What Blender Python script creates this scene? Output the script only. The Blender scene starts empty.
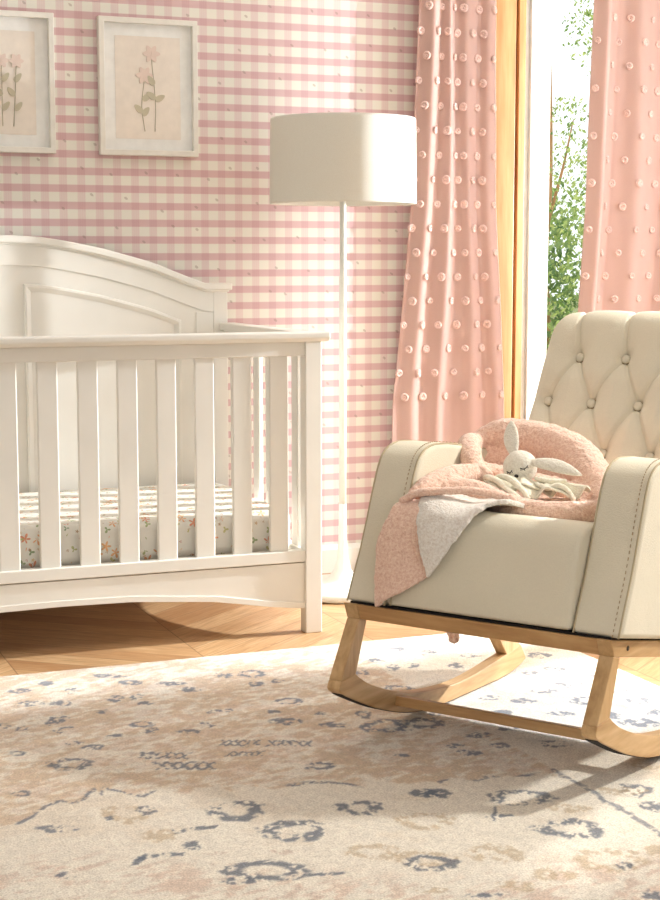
import bpy, bmesh, math, random
import numpy as np
from mathutils import Vector, Matrix
random.seed(7)
SC = bpy.context.scene
COL = SC.collection
PI = math.pi

# ------------------------------------------------------------------ helpers
def lin(c):
    return tuple((v/12.92 if v <= .04045 else ((v+.055)/1.055)**2.4) for v in [x/255. for x in c])

class MatB:
    def __init__(s, name):
        s.m = bpy.data.materials.new(name); s.m.use_nodes = True
        s.nt = s.m.node_tree; s.N = s.nt.nodes; s.L = s.nt.links
        s.b = s.N['Principled BSDF']; s.out = s.N['Material Output']
    def n(s, t, **k):
        x = s.N.new(t)
        for a, v in k.items(): setattr(x, a, v)
        return x
    def link(s, a, b): s.L.new(a, b)
    def math(s, op, a, b=None, c=None, clamp=False):
        x = s.n('ShaderNodeMath', operation=op); x.use_clamp = clamp
        for i, v in enumerate((a, b, c)):
            if v is None: continue
            if isinstance(v, (int, float)): x.inputs[i].default_value = v
            else: s.link(v, x.inputs[i])
        return x.outputs[0]
    def mix(s, f, a, b, blend='MIX'):
        x = s.n('ShaderNodeMix', data_type='RGBA', blend_type=blend)
        for i, v in ((0, f), (6, a), (7, b)):
            if isinstance(v, (int, float)): x.inputs[i].default_value = v
            elif isinstance(v, tuple): x.inputs[i].default_value = (*v[:3], 1)
            else: s.link(v, x.inputs[i])
        return x.outputs[2]
    def coord(s, kind='Object'):
        return s.n('ShaderNodeTexCoord').outputs[kind]
    def noise(s, scale, detail=2, rough=.5, vec=None, dist=0):
        x = s.n('ShaderNodeTexNoise'); x.inputs['Scale'].default_value = scale
        x.inputs['Detail'].default_value = detail; x.inputs['Roughness'].default_value = rough
        x.inputs['Distortion'].default_value = dist
        s.link(vec if vec is not None else s.coord(), x.inputs['Vector'])
        return x.outputs['Fac']
    def ramp(s, f, stops):
        x = s.n('ShaderNodeValToRGB'); e = x.color_ramp.elements
        while len(e) < len(stops): e.new(.5)
        for el, (p, c) in zip(e, stops):
            el.position = p; el.color = (*c[:3], 1) if isinstance(c, tuple) else (c, c, c, 1)
        s.link(f, x.inputs[0]); return x.outputs[0]
    def bump(s, h, strength=.3, dist=.002):
        x = s.n('ShaderNodeBump'); x.inputs['Strength'].default_value = strength
        x.inputs['Distance'].default_value = dist
        s.link(h, x.inputs['Height']); s.link(x.outputs[0], s.b.inputs['Normal'])
    def col(s, c):
        if isinstance(c, tuple): s.b.inputs['Base Color'].default_value = (*c[:3], 1)
        else: s.link(c, s.b.inputs['Base Color'])
    def set(s, **k):
        for a, v in k.items(): s.b.inputs[a.replace('_', ' ')].default_value = v

def simple(name, rgb, rough=.5, noise_amt=.04, scale=30, bump=0, bscale=200, **k):
    M = MatB(name); c = lin(rgb)
    f = M.noise(scale, 3)
    d = tuple(v*(1-noise_amt*2) for v in c)
    M.col(M.ramp(f, [(.3, d), (.7, c)]))
    M.set(Roughness=rough, **k)
    if bump: M.bump(M.noise(bscale, 3), bump, .001)
    return M.m

def obj(name, me, mat=None, parent=None, smooth=False, loc=None):
    o = bpy.data.objects.new(name, me); COL.objects.link(o)
    if mat is not None:
        for m in (mat if isinstance(mat, (list, tuple)) else [mat]): me.materials.append(m)
    if parent is not None: o.parent = parent
    if loc is not None: o.location = loc
    if smooth:
        for p in me.polygons: p.use_smooth = True
    return o
def from_bm(name, bm, mat=None, parent=None, smooth=False, bevel=0, seg=2, angle=35):
    bmesh.ops.recalc_face_normals(bm, faces=bm.faces[:])
    me = bpy.data.meshes.new(name); bm.to_mesh(me); bm.free()
    o = obj(name, me, mat, parent, smooth)
    if bevel:
        b = o.modifiers.new('bevel', 'BEVEL'); b.width = bevel; b.segments = seg
        b.limit_method = 'ANGLE'; b.angle_limit = math.radians(angle)
        if smooth:
            w = o.modifiers.new('wn', 'WEIGHTED_NORMAL'); w.keep_sharp = False
    return o
def thing(name, label, cat, loc=(0, 0, 0), rz=0, group=None):
    o = bpy.data.objects.new(name, None); COL.objects.link(o)
    o.location = loc; o.rotation_euler = (0, 0, rz)
    o.empty_display_size = .1
    tag(o, label, cat, group); return o
def tag(o, label, cat, group=None):
    o['label'] = label; o['category'] = cat
    if group: o['group'] = group
    return o
def struct(o): o['kind'] = 'structure'; return o
def box(bm, x0, x1, y0, y1, z0, z1):
    v = [bm.verts.new((x, y, z)) for x in (x0, x1) for y in (y0, y1) for z in (z0, z1)]
    for f in ((0, 1, 3, 2), (4, 6, 7, 5), (0, 4, 5, 1), (2, 3, 7, 6), (0, 2, 6, 4), (1, 5, 7, 3)):
        bm.faces.new([v[i] for i in f])
    return v
def prism(bm, pts, a, b, axis='x'):
    """polygon pts in the other two axes extruded from a to b along axis"""
    def P(u, w, t):
        return {'x': (t, u, w), 'y': (u, t, w), 'z': (u, w, t)}[axis]
    A = [bm.verts.new(P(u, w, a)) for u, w in pts]; B = [bm.verts.new(P(u, w, b)) for u, w in pts]
    bm.faces.new(A); bm.faces.new(B[::-1]); n = len(pts)
    for i in range(n): bm.faces.new((A[i], B[i], B[(i+1) % n], A[(i+1) % n]))
def frames(path, closed=False):
    path = [Vector(p) for p in path]; n = len(path); T = []
    for i in range(n):
        if closed: t = path[(i+1) % n]-path[i-1]
        else: t = path[min(i+1, n-1)]-path[max(i-1, 0)]
        T.append(t.normalized())
    up = Vector((0, 0, 1)) if abs(T[0].z) < .9 else Vector((1, 0, 0))
    N = [(up-T[0]*up.dot(T[0])).normalized()]
    for i in range(1, n):
        v = N[-1]-T[i]*N[-1].dot(T[i]); N.append(v.normalized())
    return path, T, N
def tube(bm, path, r, seg=10, closed=False, squash=1.0):
    path, T, N = frames(path, closed); rings = []
    for i, p in enumerate(path):
        rr = r[i] if isinstance(r, (list, tuple)) else r
        B = T[i].cross(N[i])
        rings.append([bm.verts.new(p+(N[i]*math.cos(a)*squash+B*math.sin(a))*rr) for a in [2*PI*k/seg for k in range(seg)]])
    n = len(rings)
    for i in range(n if closed else n-1):
        a, b = rings[i], rings[(i+1) % n]
        for k in range(seg): bm.faces.new((a[k], a[(k+1) % seg], b[(k+1) % seg], b[k]))
    if not closed:
        bm.faces.new(rings[0][::-1]); bm.faces.new(rings[-1])
def lathe(bm, prof, seg=48, cx=0, cy=0, cap=False):
    rings = [[bm.verts.new((cx+r*math.cos(2*PI*k/seg), cy+r*math.sin(2*PI*k/seg), z)) for k in range(seg)] for r, z in prof]
    for a, b in zip(rings, rings[1:]):
        for k in range(seg): bm.faces.new((a[k], a[(k+1) % seg], b[(k+1) % seg], b[k]))
    if cap: bm.faces.new(rings[0][::-1]); bm.faces.new(rings[-1])
def catmull(pts, k=8):
    P = [Vector(p) for p in pts]; P = [2*P[0]-P[1]]+P+[2*P[-1]-P[-2]]; out = []
    for i in range(1, len(P)-2):
        for j in range(k):
            t = j/k; a, b, c, d = P[i-1:i+3]
            out.append(.5*((2*b)+(c-a)*t+(2*a-5*b+4*c-d)*t*t+(3*b-a-3*c+d)*t**3))
    out.append(P[-2]); return out
def interp(xs, ys, x):
    return float(np.interp(x, xs, ys))
def bake(o, name=None):
    """apply the modifiers into the mesh"""
    dg = bpy.context.evaluated_depsgraph_get()
    me = bpy.data.meshes.new_from_object(o.evaluated_get(dg))
    o.modifiers.clear(); old = o.data; o.data = me; bpy.data.meshes.remove(old)
    for p in me.polygons: p.use_smooth = True
    return o

# value noise for numpy
def vnoise(x, y, seed=0):
    xi = np.floor(x).astype(np.int64); yi = np.floor(y).astype(np.int64)
    xf = x-xi; yf = y-yi
    def h(a, b):
        n = (a*374761393+b*668265263+seed*1442695041) & 0x7fffffff
        n = ((n ^ (n >> 13))*1274126177) & 0x7fffffff
        return ((n ^ (n >> 16)) & 0xffff)/65535.
    u = xf*xf*(3-2*xf); v = yf*yf*(3-2*yf)
    return (h(xi, yi)*(1-u)+h(xi+1, yi)*u)*(1-v)+(h(xi, yi+1)*(1-u)+h(xi+1, yi+1)*u)*v
def fbm(x, y, seed=0, o=3):
    s = 0; a = .5; t = 0
    for i in range(o):
        s = s+a*vnoise(x*2**i, y*2**i, seed+i*17); t += a; a *= .55
    return s/t
def sstep(a, b, x):
    t = np.clip((x-a)/(b-a), 0, 1); return t*t*(3-2*t)

WALL_Y = 5.20
# ------------------------------------------------------------------ materials
def mat_paint():
    M = MatB('white_crib_paint'); M.col(M.ramp(M.noise(6, 2), [(.3, lin((236, 232, 223))), (.7, lin((241, 237, 228)))]))
    M.set(Roughness=.42); M.b.inputs['Specular IOR Level'].default_value = .35
    M.bump(M.noise(90, 2), .05, .001); return M.m
def mat_wallpaper():
    M = MatB('gingham_wallpaper'); co = M.coord()
    sp = M.n('ShaderNodeSeparateXYZ'); M.link(co, sp.inputs[0])
    X, Z = sp.outputs[0], sp.outputs[2]
    PZ, PX = .0552, .0600
    def band(v, off, per, duty):
        f = M.math('FRACT', M.math('DIVIDE', M.math('ADD', v, off), per))
        d = M.math('ABSOLUTE', M.math('SUBTRACT', f, .5))           # 0 in the band centre
        mr = M.n('ShaderNodeMapRange'); mr.interpolation_type = 'SMOOTHSTEP'
        M.link(d, mr.inputs[0]); mr.inputs[1].default_value = duty/2-.02; mr.inputs[2].default_value = duty/2+.03
        mr.inputs[3].default_value = 1; mr.inputs[4].default_value = 0
        return mr.outputs[0]
    hz = band(Z, -1.059+PZ*.5+PZ*100, PZ, .42)
    vt = band(X, -1.702+PX*.5+PX*100, PX, .42)
    # fine yarn lines inside the columns
    st = M.math('MULTIPLY', M.math('FRACT', M.math('MULTIPLY', X, 1/.0075)), .35)
    vt2 = M.math('MULTIPLY', vt, M.math('SUBTRACT', 1.0, st))
    base = lin((232, 228, 216)); pink = lin((212, 174, 176)); pale = lin((222, 196, 194))
    c = M.mix(M.math('MULTIPLY', vt2, .75), base, pale)
    c = M.mix(M.math('MULTIPLY', hz, .84), c, pink)
    both = M.math('MULTIPLY', M.math('MULTIPLY', hz, vt2), .35)
    c = M.mix(both, c, lin((196, 148, 152)))
    # sprinkled tiny rosebuds
    vo = M.n('ShaderNodeTexVoronoi'); vo.voronoi_dimensions = '2D'; vo.inputs['Scale'].default_value = 9.5; vo.inputs['Randomness'].default_value = .55
    c2 = M.n('ShaderNodeCombineXYZ'); M.link(M.math('ADD', X, M.math('MULTIPLY', Z, .5)), c2.inputs[0]); M.link(Z, c2.inputs[1]); M.link(c2.outputs[0], vo.inputs['Vector'])
    dot = M.math('LESS_THAN', M.math('ADD', vo.outputs['Distance'], M.math('MULTIPLY', M.noise(300, 2), .06)), .078)
    c = M.mix(M.math('MULTIPLY', dot, .42), c, lin((150, 128, 112)))
    M.col(c); M.set(Roughness=.8); M.bump(M.noise(300, 2), .08, .0005); return M.m
def mat_floor():
    M = MatB('oak_chevron_floor'); co = M.coord()
    sp = M.n('ShaderNodeSeparateXYZ'); M.link(co, sp.inputs[0]); X, Y = sp.outputs[0], sp.outputs[1]
    W, PW = .52, .115
    xs = M.math('DIVIDE', M.math('ADD', X, 10.13), W)
    colid = M.math('FLOOR', xs)
    fx = M.math('SUBTRACT', xs, colid)
    tri = M.math('ABSOLUTE', M.math('SUBTRACT', M.math('MULTIPLY', M.math('FRACT', M.math('MULTIPLY', xs, .5)), 2.0), 1.0))
    v = M.math('DIVIDE', M.math('ADD', M.math('ADD', Y, 10.0), M.math('MULTIPLY', tri, W*.8)), PW)
    row = M.math('FLOOR', v); fv = M.math('SUBTRACT', v, row)
    cb = M.n('ShaderNodeCombineXYZ'); M.link(colid, cb.inputs[0]); M.link(row, cb.inputs[1])
    wn = M.n('ShaderNodeTexWhiteNoise'); wn.noise_dimensions = '3D'; M.link(cb.outputs[0], wn.inputs['Vector'])
    tone = wn.outputs['Value']
    # grain running along the slanted plank
    sgn = M.math('SUBTRACT', M.math('MULTIPLY', M.math('GREATER_THAN', M.math('FRACT', M.math('MULTIPLY', xs, .5)), .5), 2.0), 1.0)
    along = M.math('ADD', M.math('MULTIPLY', X, sgn), M.math('MULTIPLY', Y, -.8))
    cg = M.n('ShaderNodeCombineXYZ'); M.link(M.math('MULTIPLY', along, 2.2), cg.inputs[0])
    M.link(M.math('MULTIPLY', v, 3.0), cg.inputs[1]); M.link(M.math('MULTIPLY', tone, 30), cg.inputs[2])
    g = M.noise(2.2, 6, .62, cg.outputs[0], 1.2)
    c1 = M.ramp(g, [(.25, lin((160, 120, 82))), (.5, lin((198, 158, 114))), (.75, lin((220, 188, 146)))])
    c = M.mix(M.math('MULTIPLY', M.math('SUBTRACT', tone, .25), .8, clamp=True), c1, lin((150, 98, 56)))
    e1 = M.math('ABSOLUTE', M.math('SUBTRACT', fv, .5)); e2 = M.math('ABSOLUTE', M.math('SUBTRACT', fx, .5))
    line = M.math('MAXIMUM', M.math('GREATER_THAN', e1, .487), M.math('GREATER_THAN', e2, .4965))
    c = M.mix(M.math('MULTIPLY', line, .6), c, lin((96, 58, 30)))
    M.col(c); M.set(Roughness=.38); M.bump(g, .08, .001); return M.m
def mat_wood(name, dark, mid, light, axis='Y', scale=14, rough=.45):
    M = MatB(name); mp = M.n('ShaderNodeMapping'); M.link(M.coord(), mp.inputs[0])
    s = {'X': (.12, 1, 1), 'Y': (1, .12, 1), 'Z': (1, 1, .10)}[axis]; mp.inputs['Scale'].default_value = s
    g = M.noise(scale, 6, .6, mp.outputs[0], 1.0); g2 = M.noise(scale*6, 3, .5, mp.outputs[0])
    f = M.math('ADD', M.math('MULTIPLY', g, .75), M.math('MULTIPLY', g2, .25))
    M.col(M.ramp(f, [(.32, lin(dark)), (.5, lin(mid)), (.68, lin(light))]))
    M.set(Roughness=rough); M.bump(f, .08, .001); return M.m
def mat_linen(name, rgb, weave=330, amt=.20):
    M = MatB(name); c = lin(rgb); co = M.coord()
    a = M.noise(weave, 2, .6); b = M.noise(7, 3)
    base = M.ramp(b, [(.3, tuple(v*.95 for v in c)), (.7, c)])
    M.col(M.mix(M.math('MULTIPLY', a, amt*2), base, tuple(v*.72 for v in c)))
    M.set(Roughness=.95); M.b.inputs['Specular IOR Level'].default_value = .15; M.b.inputs['Sheen Weight'].default_value = .15
    wr = M.noise(5.5, 3, .55, None, .6)
    M.bump(M.math('ADD', M.math('MULTIPLY', a, .0022), M.math('MULTIPLY', wr, .007)), .55, 1.0); return M.m
def mat_terry(name, a_, b_, sheen=.4):
    M = MatB(name); f = M.noise(170, 3, .75); g = M.noise(9, 2)
    v = M.n('ShaderNodeTexVoronoi'); v.inputs['Scale'].default_value = 260; M.link(M.coord(), v.inputs['Vector'])
    c = M.ramp(f, [(.30, lin(b_)), (.62, lin(a_))])
    M.col(c); M.set(Roughness=.95); M.b.inputs['Sheen Weight'].default_value = sheen
    M.b.inputs['Sheen Roughness'].default_value = .6
    h = M.math('ADD', f, M.math('MULTIPLY', v.outputs['Distance'], -.6))
    M.bump(h, .7, .003); return M.m
def mat_sheet():
    M = MatB('floral_crib_sheet'); co = M.coord()
    layers = []
    c = lin((240, 236, 226))
    for i, (scale, rr, cols, off) in enumerate(((24, .38, ((232, 150, 88), (238, 178, 110), (226, 140, 96)), 0),
                                   (31, .32, ((120, 146, 100), (150, 168, 110), (196, 190, 120)), 3.3),
                                   (44, .24, ((196, 104, 84), (150, 110, 80), (236, 196, 120)), 7.7))):
        mp = M.n('ShaderNodeMapping'); mp.inputs['Location'].default_value = (off, off*.7, off*.3); M.link(co, mp.inputs[0])
        vo = M.n('ShaderNodeTexVoronoi'); vo.inputs['Scale'].default_value = scale; M.link(mp.outputs[0], vo.inputs['Vector'])
        sub = M.n('ShaderNodeVectorMath', operation='SUBTRACT')
        sc = M.n('ShaderNodeVectorMath', operation='SCALE'); M.link(mp.outputs[0], sc.inputs[0]); sc.inputs['Scale'].default_value = scale
        M.link(mp.outputs[0], sub.inputs[0]); M.link(vo.outputs['Position'], sub.inputs[1])
        sp = M.n('ShaderNodeSeparateXYZ'); M.link(sub.outputs[0], sp.inputs[0])
        ang = M.math('ARCTAN2', M.math('ADD', sp.outputs[2], M.math('MULTIPLY', sp.outputs[1], .7)), sp.outputs[0])
        pet = M.math('MULTIPLY', M.math('ADD', M.math('COSINE', M.math('MULTIPLY', ang, 5.0 if i != 1 else 3.0)), 1.7), rr/2.7)
        mask = M.math('LESS_THAN', vo.outputs['Distance'], pet)
        wn = M.n('ShaderNodeTexWhiteNoise'); M.link(vo.outputs['Position'], wn.inputs['Vector'])
        keep = M.math('LESS_THAN', wn.outputs['Value'], .8)
        cr = M.ramp(wn.outputs['Value'], [(0, lin(cols[0])), (.3, lin(cols[1])), (.6, lin(cols[2]))])
        c = M.mix(M.math('MULTIPLY', M.math('MULTIPLY', mask, keep), .85), c, cr)
    M.col(c); M.set(Roughness=.85); M.bump(M.noise(500, 2), .1, .0005); return M.m
def mat_curtain(name, rgb, trans):
    M = MatB(name); c = lin(rgb)
    f = M.noise(700, 2, .6)
    colr = M.ramp(f, [(.25, tuple(v*.9 for v in c)), (.75, c)])
    M.col(colr); M.set(Roughness=.9)
    tr = M.n('ShaderNodeBsdfTranslucent'); M.link(colr, tr.inputs[0])
    mx = M.n('ShaderNodeMixShader'); mx.inputs[0].default_value = trans
    M.link(M.b.outputs[0], mx.inputs[1]); M.link(tr.outputs[0], mx.inputs[2]); M.link(mx.outputs[0], M.out.inputs[0])
    M.bump(f, .1, .0005); return M.m
def mat_attr(name, attr, bscale=230):
    M = MatB(name); a = M.n('ShaderNodeAttribute'); a.attribute_name = attr
    f = M.noise(bscale, 3, .7)
    M.col(M.mix(M.ramp(f, [(.40, 0.0), (.66, 1.0)]), a.outputs['Color'], (.66, .63, .60), 'MULTIPLY'))
    M.set(Roughness=.95); M.b.inputs['Sheen Weight'].default_value = .2
    M.bump(f, .7, .004); return M.m
PAINT = mat_paint(); WALLP = mat_wallpaper(); FLOOR = mat_floor()
OAK = mat_wood('ash_wood', (168, 128, 82), (202, 164, 116), (222, 188, 142), 'Y')
OAKZ = mat_wood('ash_wood_upright', (168, 128, 82), (202, 164, 116), (222, 188, 142), 'Z')
OAKX = mat_wood('ash_wood_cross', (168, 122, 76), (198, 154, 104), (216, 178, 128), 'X')
PINE = mat_wood('pine_casing', (160, 106, 60), (192, 140, 88), (212, 166, 116), 'Z', 10)
LINEN = mat_linen('beige_linen', (240, 231, 209)); 
SEAM = simple('beige_piping', (196, 180, 148), .9)
STITCH = simple('brown_stitching', (184, 160, 124), .9)
BLACK = simple('dark_underlining', (34, 28, 26), .9)
TERRY = mat_terry('blush_terry_fleece', (255, 222, 202), (226, 174, 148))
SHERPA = mat_terry('ivory_sherpa', (252, 246, 238), (226, 214, 200))
PLUSH = mat_terry('cream_plush', (250, 244, 230), (230, 222, 204), .3)
CLOTH = mat_terry('cream_muslin', (253, 248, 230), (242, 232, 206), .2)
THREAD = simple('black_thread', (40, 34, 34), .8)
SHEET = mat_sheet()
LAMPW = simple('white_lamp_metal', (232, 232, 222), .35)
SCREW = simple('steel_screw', (60, 56, 52), .4, Metallic=.8)
# ------------------------------------------------------------------ the setting
bm = bmesh.new(); box(bm, -2.2, 4.19, -.6, WALL_Y+.02, -.08, 0); struct(from_bm('floor', bm, FLOOR))
RWX = 4.05
# back wall with the window opening (x 2.765..4.25, z .42..2.28)
WX0, WX1, WZ0, WZ1 = 2.812, 3.85, .42, 2.30
bm = bmesh.new()
box(bm, -2.2, WX0, WALL_Y, WALL_Y+.16, 0, 2.6); box(bm, WX1, 4.19, WALL_Y, WALL_Y+.16, 0, 2.6)
box(bm, WX0, WX1, WALL_Y, WALL_Y+.16, 0, WZ0); box(bm, WX0, WX1, WALL_Y, WALL_Y+.16, WZ1, 2.6)
struct(from_bm('wall_back', bm, WALLP))
bm = bmesh.new(); prism(bm, [(WALL_Y, 0), (WALL_Y-.016, 0), (WALL_Y-.016, .082), (WALL_Y-.008, .096), (WALL_Y, .098)], -2.2, RWX)
struct(from_bm('baseboard_back', bm, PAINT))
# right wall with an unseen window added to crop the key light; ceiling
RY0, RY1, RZ0, RZ1 = 3.815, 4.60, .30, 2.20
bm = bmesh.new()
box(bm, RWX, RWX+.14, -.6, RY0, 0, 2.6); box(bm, RWX, RWX+.14, RY1, WALL_Y, 0, 2.6)
box(bm, RWX, RWX+.14, RY0, RY1, 0, RZ0); box(bm, RWX, RWX+.14, RY0, RY1, RZ1, 2.6)
struct(from_bm('wall_right', bm, simple('right_wall_paint', (236, 232, 222), .8)))
bm = bmesh.new(); box(bm, -2.2, RWX+.14, .2, WALL_Y+.16, 2.6, 2.68); struct(from_bm('ceiling', bm, simple('ceiling_paint', (240, 236, 228), .8)))
bm = bmesh.new(); box(bm, -2.3, -2.2, -.6, WALL_Y, 0, 2.6); struct(from_bm('wall_left', bm, simple('left_wall_paint', (196, 192, 184), .8)))
bm = bmesh.new(); box(bm, -2.3, 4.19, -.7, -.6, 0, 2.6); struct(from_bm('wall_front', bm, simple('front_wall_paint', (168, 164, 156), .8)))
added_win = thing('added_window', '', ''); del added_win['label']; del added_win['category']; struct(added_win)  # added out of view; its frame cuts the edges of the key light
bm = bmesh.new()
box(bm, RWX+.04, RWX+.09, RY0, RY0+.045, RZ0, RZ1); box(bm, RWX+.04, RWX+.09, RY1-.045, RY1, RZ0, RZ1)
box(bm, RWX+.04, RWX+.09, RY0+.045, RY1-.045, RZ0, RZ0+.045); box(bm, RWX+.04, RWX+.09, RY0+.045, RY1-.045, RZ1-.045, RZ1)
for ya, yb in ((4.03, 4.10), (4.345, 4.420), (4.452, 4.503)): box(bm, RWX+.04, RWX+.09, ya, yb, RZ0+.045, RZ1-.045)  # unseen bars, each added where its shadow should fall in the room
from_bm('shadow_bar_frame', bm, PINE, added_win)
# pine casing round the window
bm = bmesh.new()
box(bm, 2.712, 2.805, WALL_Y-.022, WALL_Y, .30, 2.42); box(bm, WX1+.008, WX1+.092, WALL_Y-.022, WALL_Y, .30, 2.42)
struct(from_bm('trim_1', bm, PINE, bevel=.003))
bm = bmesh.new(); box(bm, 2.805, WX1+.008, WALL_Y-.022, WALL_Y, WZ1+.02, 2.42)
box(bm, 2.805, WX1+.008, WALL_Y-.04, WALL_Y, .36, .40)
struct(from_bm('trim_2', bm, PINE, bevel=.003))
# window: pine lining, white sash, glass
win = thing('window_1', '', ''); del win['label']; del win['category']; struct(win)
WHITEF = simple('white_sash_paint', (240, 240, 236), .4)
bm = bmesh.new(); box(bm, 2.819, 2.847, WALL_Y-.018, WALL_Y+.15, WZ0, WZ1); box(bm, WX1-.037, WX1-.002, WALL_Y+.006, WALL_Y+.15, WZ0, WZ1)
from_bm('window_lining', bm, PINE, win, bevel=.002)
bm = bmesh.new()
Y0, Y1 = WALL_Y+.03, WALL_Y+.075
box(bm, 2.8475, 2.864, WALL_Y-.012, Y1, WZ0, WZ1)
box(bm, 2.865, 2.946, WALL_Y-.026, Y1, WZ0, WZ1); box(bm, WX1-.13, WX1-.04, Y0-.012, Y1, WZ0, WZ1)
box(bm, 2.946, WX1-.13, Y0, Y1, WZ0, WZ0+.09); box(bm, 2.946, WX1-.13, Y0, Y1, WZ1-.09, WZ1)
from_bm('window_sash', bm, WHITEF, win, bevel=.003)
G = MatB('window_glass'); G.N.remove(G.b)
gl = G.n('ShaderNodeBsdfGlossy'); gl.inputs['Roughness'].default_value = .02; tr = G.n('ShaderNodeBsdfTransparent')
tr.inputs[0].default_value = (.97, .98, .97, 1)
mx = G.n('ShaderNodeMixShader'); fr = G.n('ShaderNodeFresnel'); fr.inputs[0].default_value = 1.25
G.link(fr.outputs[0], mx.inputs[0]); G.link(tr.outputs[0], mx.inputs[1]); G.link(gl.outputs[0], mx.inputs[2]); G.link(mx.outputs[0], G.out.inputs[0])
bm = bmesh.new(); box(bm, 2.942, WX1-.125, WALL_Y+.055, WALL_Y+.059, WZ0+.08, WZ1-.08); from_bm('window_pane', bm, G.m, win)
# outdoors
LAWN = simple('lawn_ground', (146, 150, 92), .95, .2, 4)
bm = bmesh.new(); box(bm, -6, 30, WALL_Y+.18, 40, -.2, -.1); struct(from_bm('ground', bm, LAWN))

BARK = simple('tree_bark', (196, 148, 104), .9, .15, 12, .5, 30)
def leaf_mat(name, a, b):
    M = MatB(name); g = M.n('ShaderNodeNewGeometry')
    c = M.ramp(g.outputs['Random Per Island'], [(0, lin(a)), (1, lin(b))])
    M.col(c); M.set(Roughness=.6)
    tr = M.n('ShaderNodeBsdfTranslucent'); M.link(c, tr.inputs[0]); mx = M.n('ShaderNodeMixShader'); mx.inputs[0].default_value = .4
    M.link(M.b.outputs[0], mx.inputs[1]); M.link(tr.outputs[0], mx.inputs[2]); M.link(mx.outputs[0], M.out.inputs[0]); return M.m
LEAFG = leaf_mat('tree_leaves', (104, 140, 66), (206, 218, 138)); LEAFD = leaf_mat('shrub_leaves', (96, 132, 84), (170, 190, 120))
def plant(name, label, cat, loc, trunk, blobs, nleaf, size, lm, seed):
    rnd = random.Random(seed); t = thing(name, label, cat, loc)
    bm = bmesh.new()
    for path, r0, r1 in trunk:
        p = catmull(path, 5); tube(bm, p, [r0+(r1-r0)*i/(len(p)-1) for i in range(len(p))], 10)
    from_bm('trunk', bm, BARK, t, True)
    bm = bmesh.new(); tot = sum(b[3]**2 for b in blobs)
    for (bx, by, bz, br) in blobs:
        for _ in range(int(nleaf*br*br/tot)):
            d = Vector((rnd.gauss(0, 1), rnd.gauss(0, 1), rnd.gauss(0, 1))).normalized()*br*rnd.uniform(.55, 1)
            c = Vector((bx, by, bz))+d
            n = Vector((rnd.gauss(0, 1), rnd.gauss(0, 1), rnd.gauss(0, 1))).normalized()
            u = n.orthogonal().normalized(); w = n.cross(u); s = size*rnd.uniform(.6, 1.3)
            q = [c+u*s, c+w*s*.45+n*s*.12, c-u*s, c-w*s*.45+n*s*.12]
            bm.faces.new([bm.verts.new(v) for v in q])
    o = from_bm('foliage', bm, lm, t); return t
plant('garden_tree', 'leafy tree with a slim brown trunk seen through the window pane', 'tree', (4.60, 8.0, -.1),
      [([(0, .15, 0), (-.03, .15, .9), (.02, .15, 1.7), (-.02, .15, 2.9)], .050, .03), ([(0, .15, 1.3), (.15, .2, 1.7), (.22, .2, 2.0)], .012, .004)],
      [(.10, .0, 1.72, .17), (.04, -.15, 1.42, .15), (.14, -.1, 1.15, .20), (.0, .0, .85, .18), (.14, .1, 1.45, .2), (.12, .1, 2.0, .14), (.35, 0, 2.5, .3), (.5, .2, 1.7, .3), (.40, -.1, .75, .3), (.7, 0, 1.2, .35), (0, .2, 3.1, .4)],
      6500, .016, LEAFG, 3)
plant('garden_shrub', 'pale green bush further away behind the tree, seen through the window pane', 'shrub', (5.9, 10.4, -.1),
      [([(0, 0, 0), (.02, 0, .5), (0, 0, 1.0)], .05, .03)], [(-.2, 0, .8, .6), (.3, 0, 1.0, .6), (-.1, .2, 1.5, .4), (-.45, .1, .5, .4)], 3600, .04, LEAFD, 9)

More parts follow.
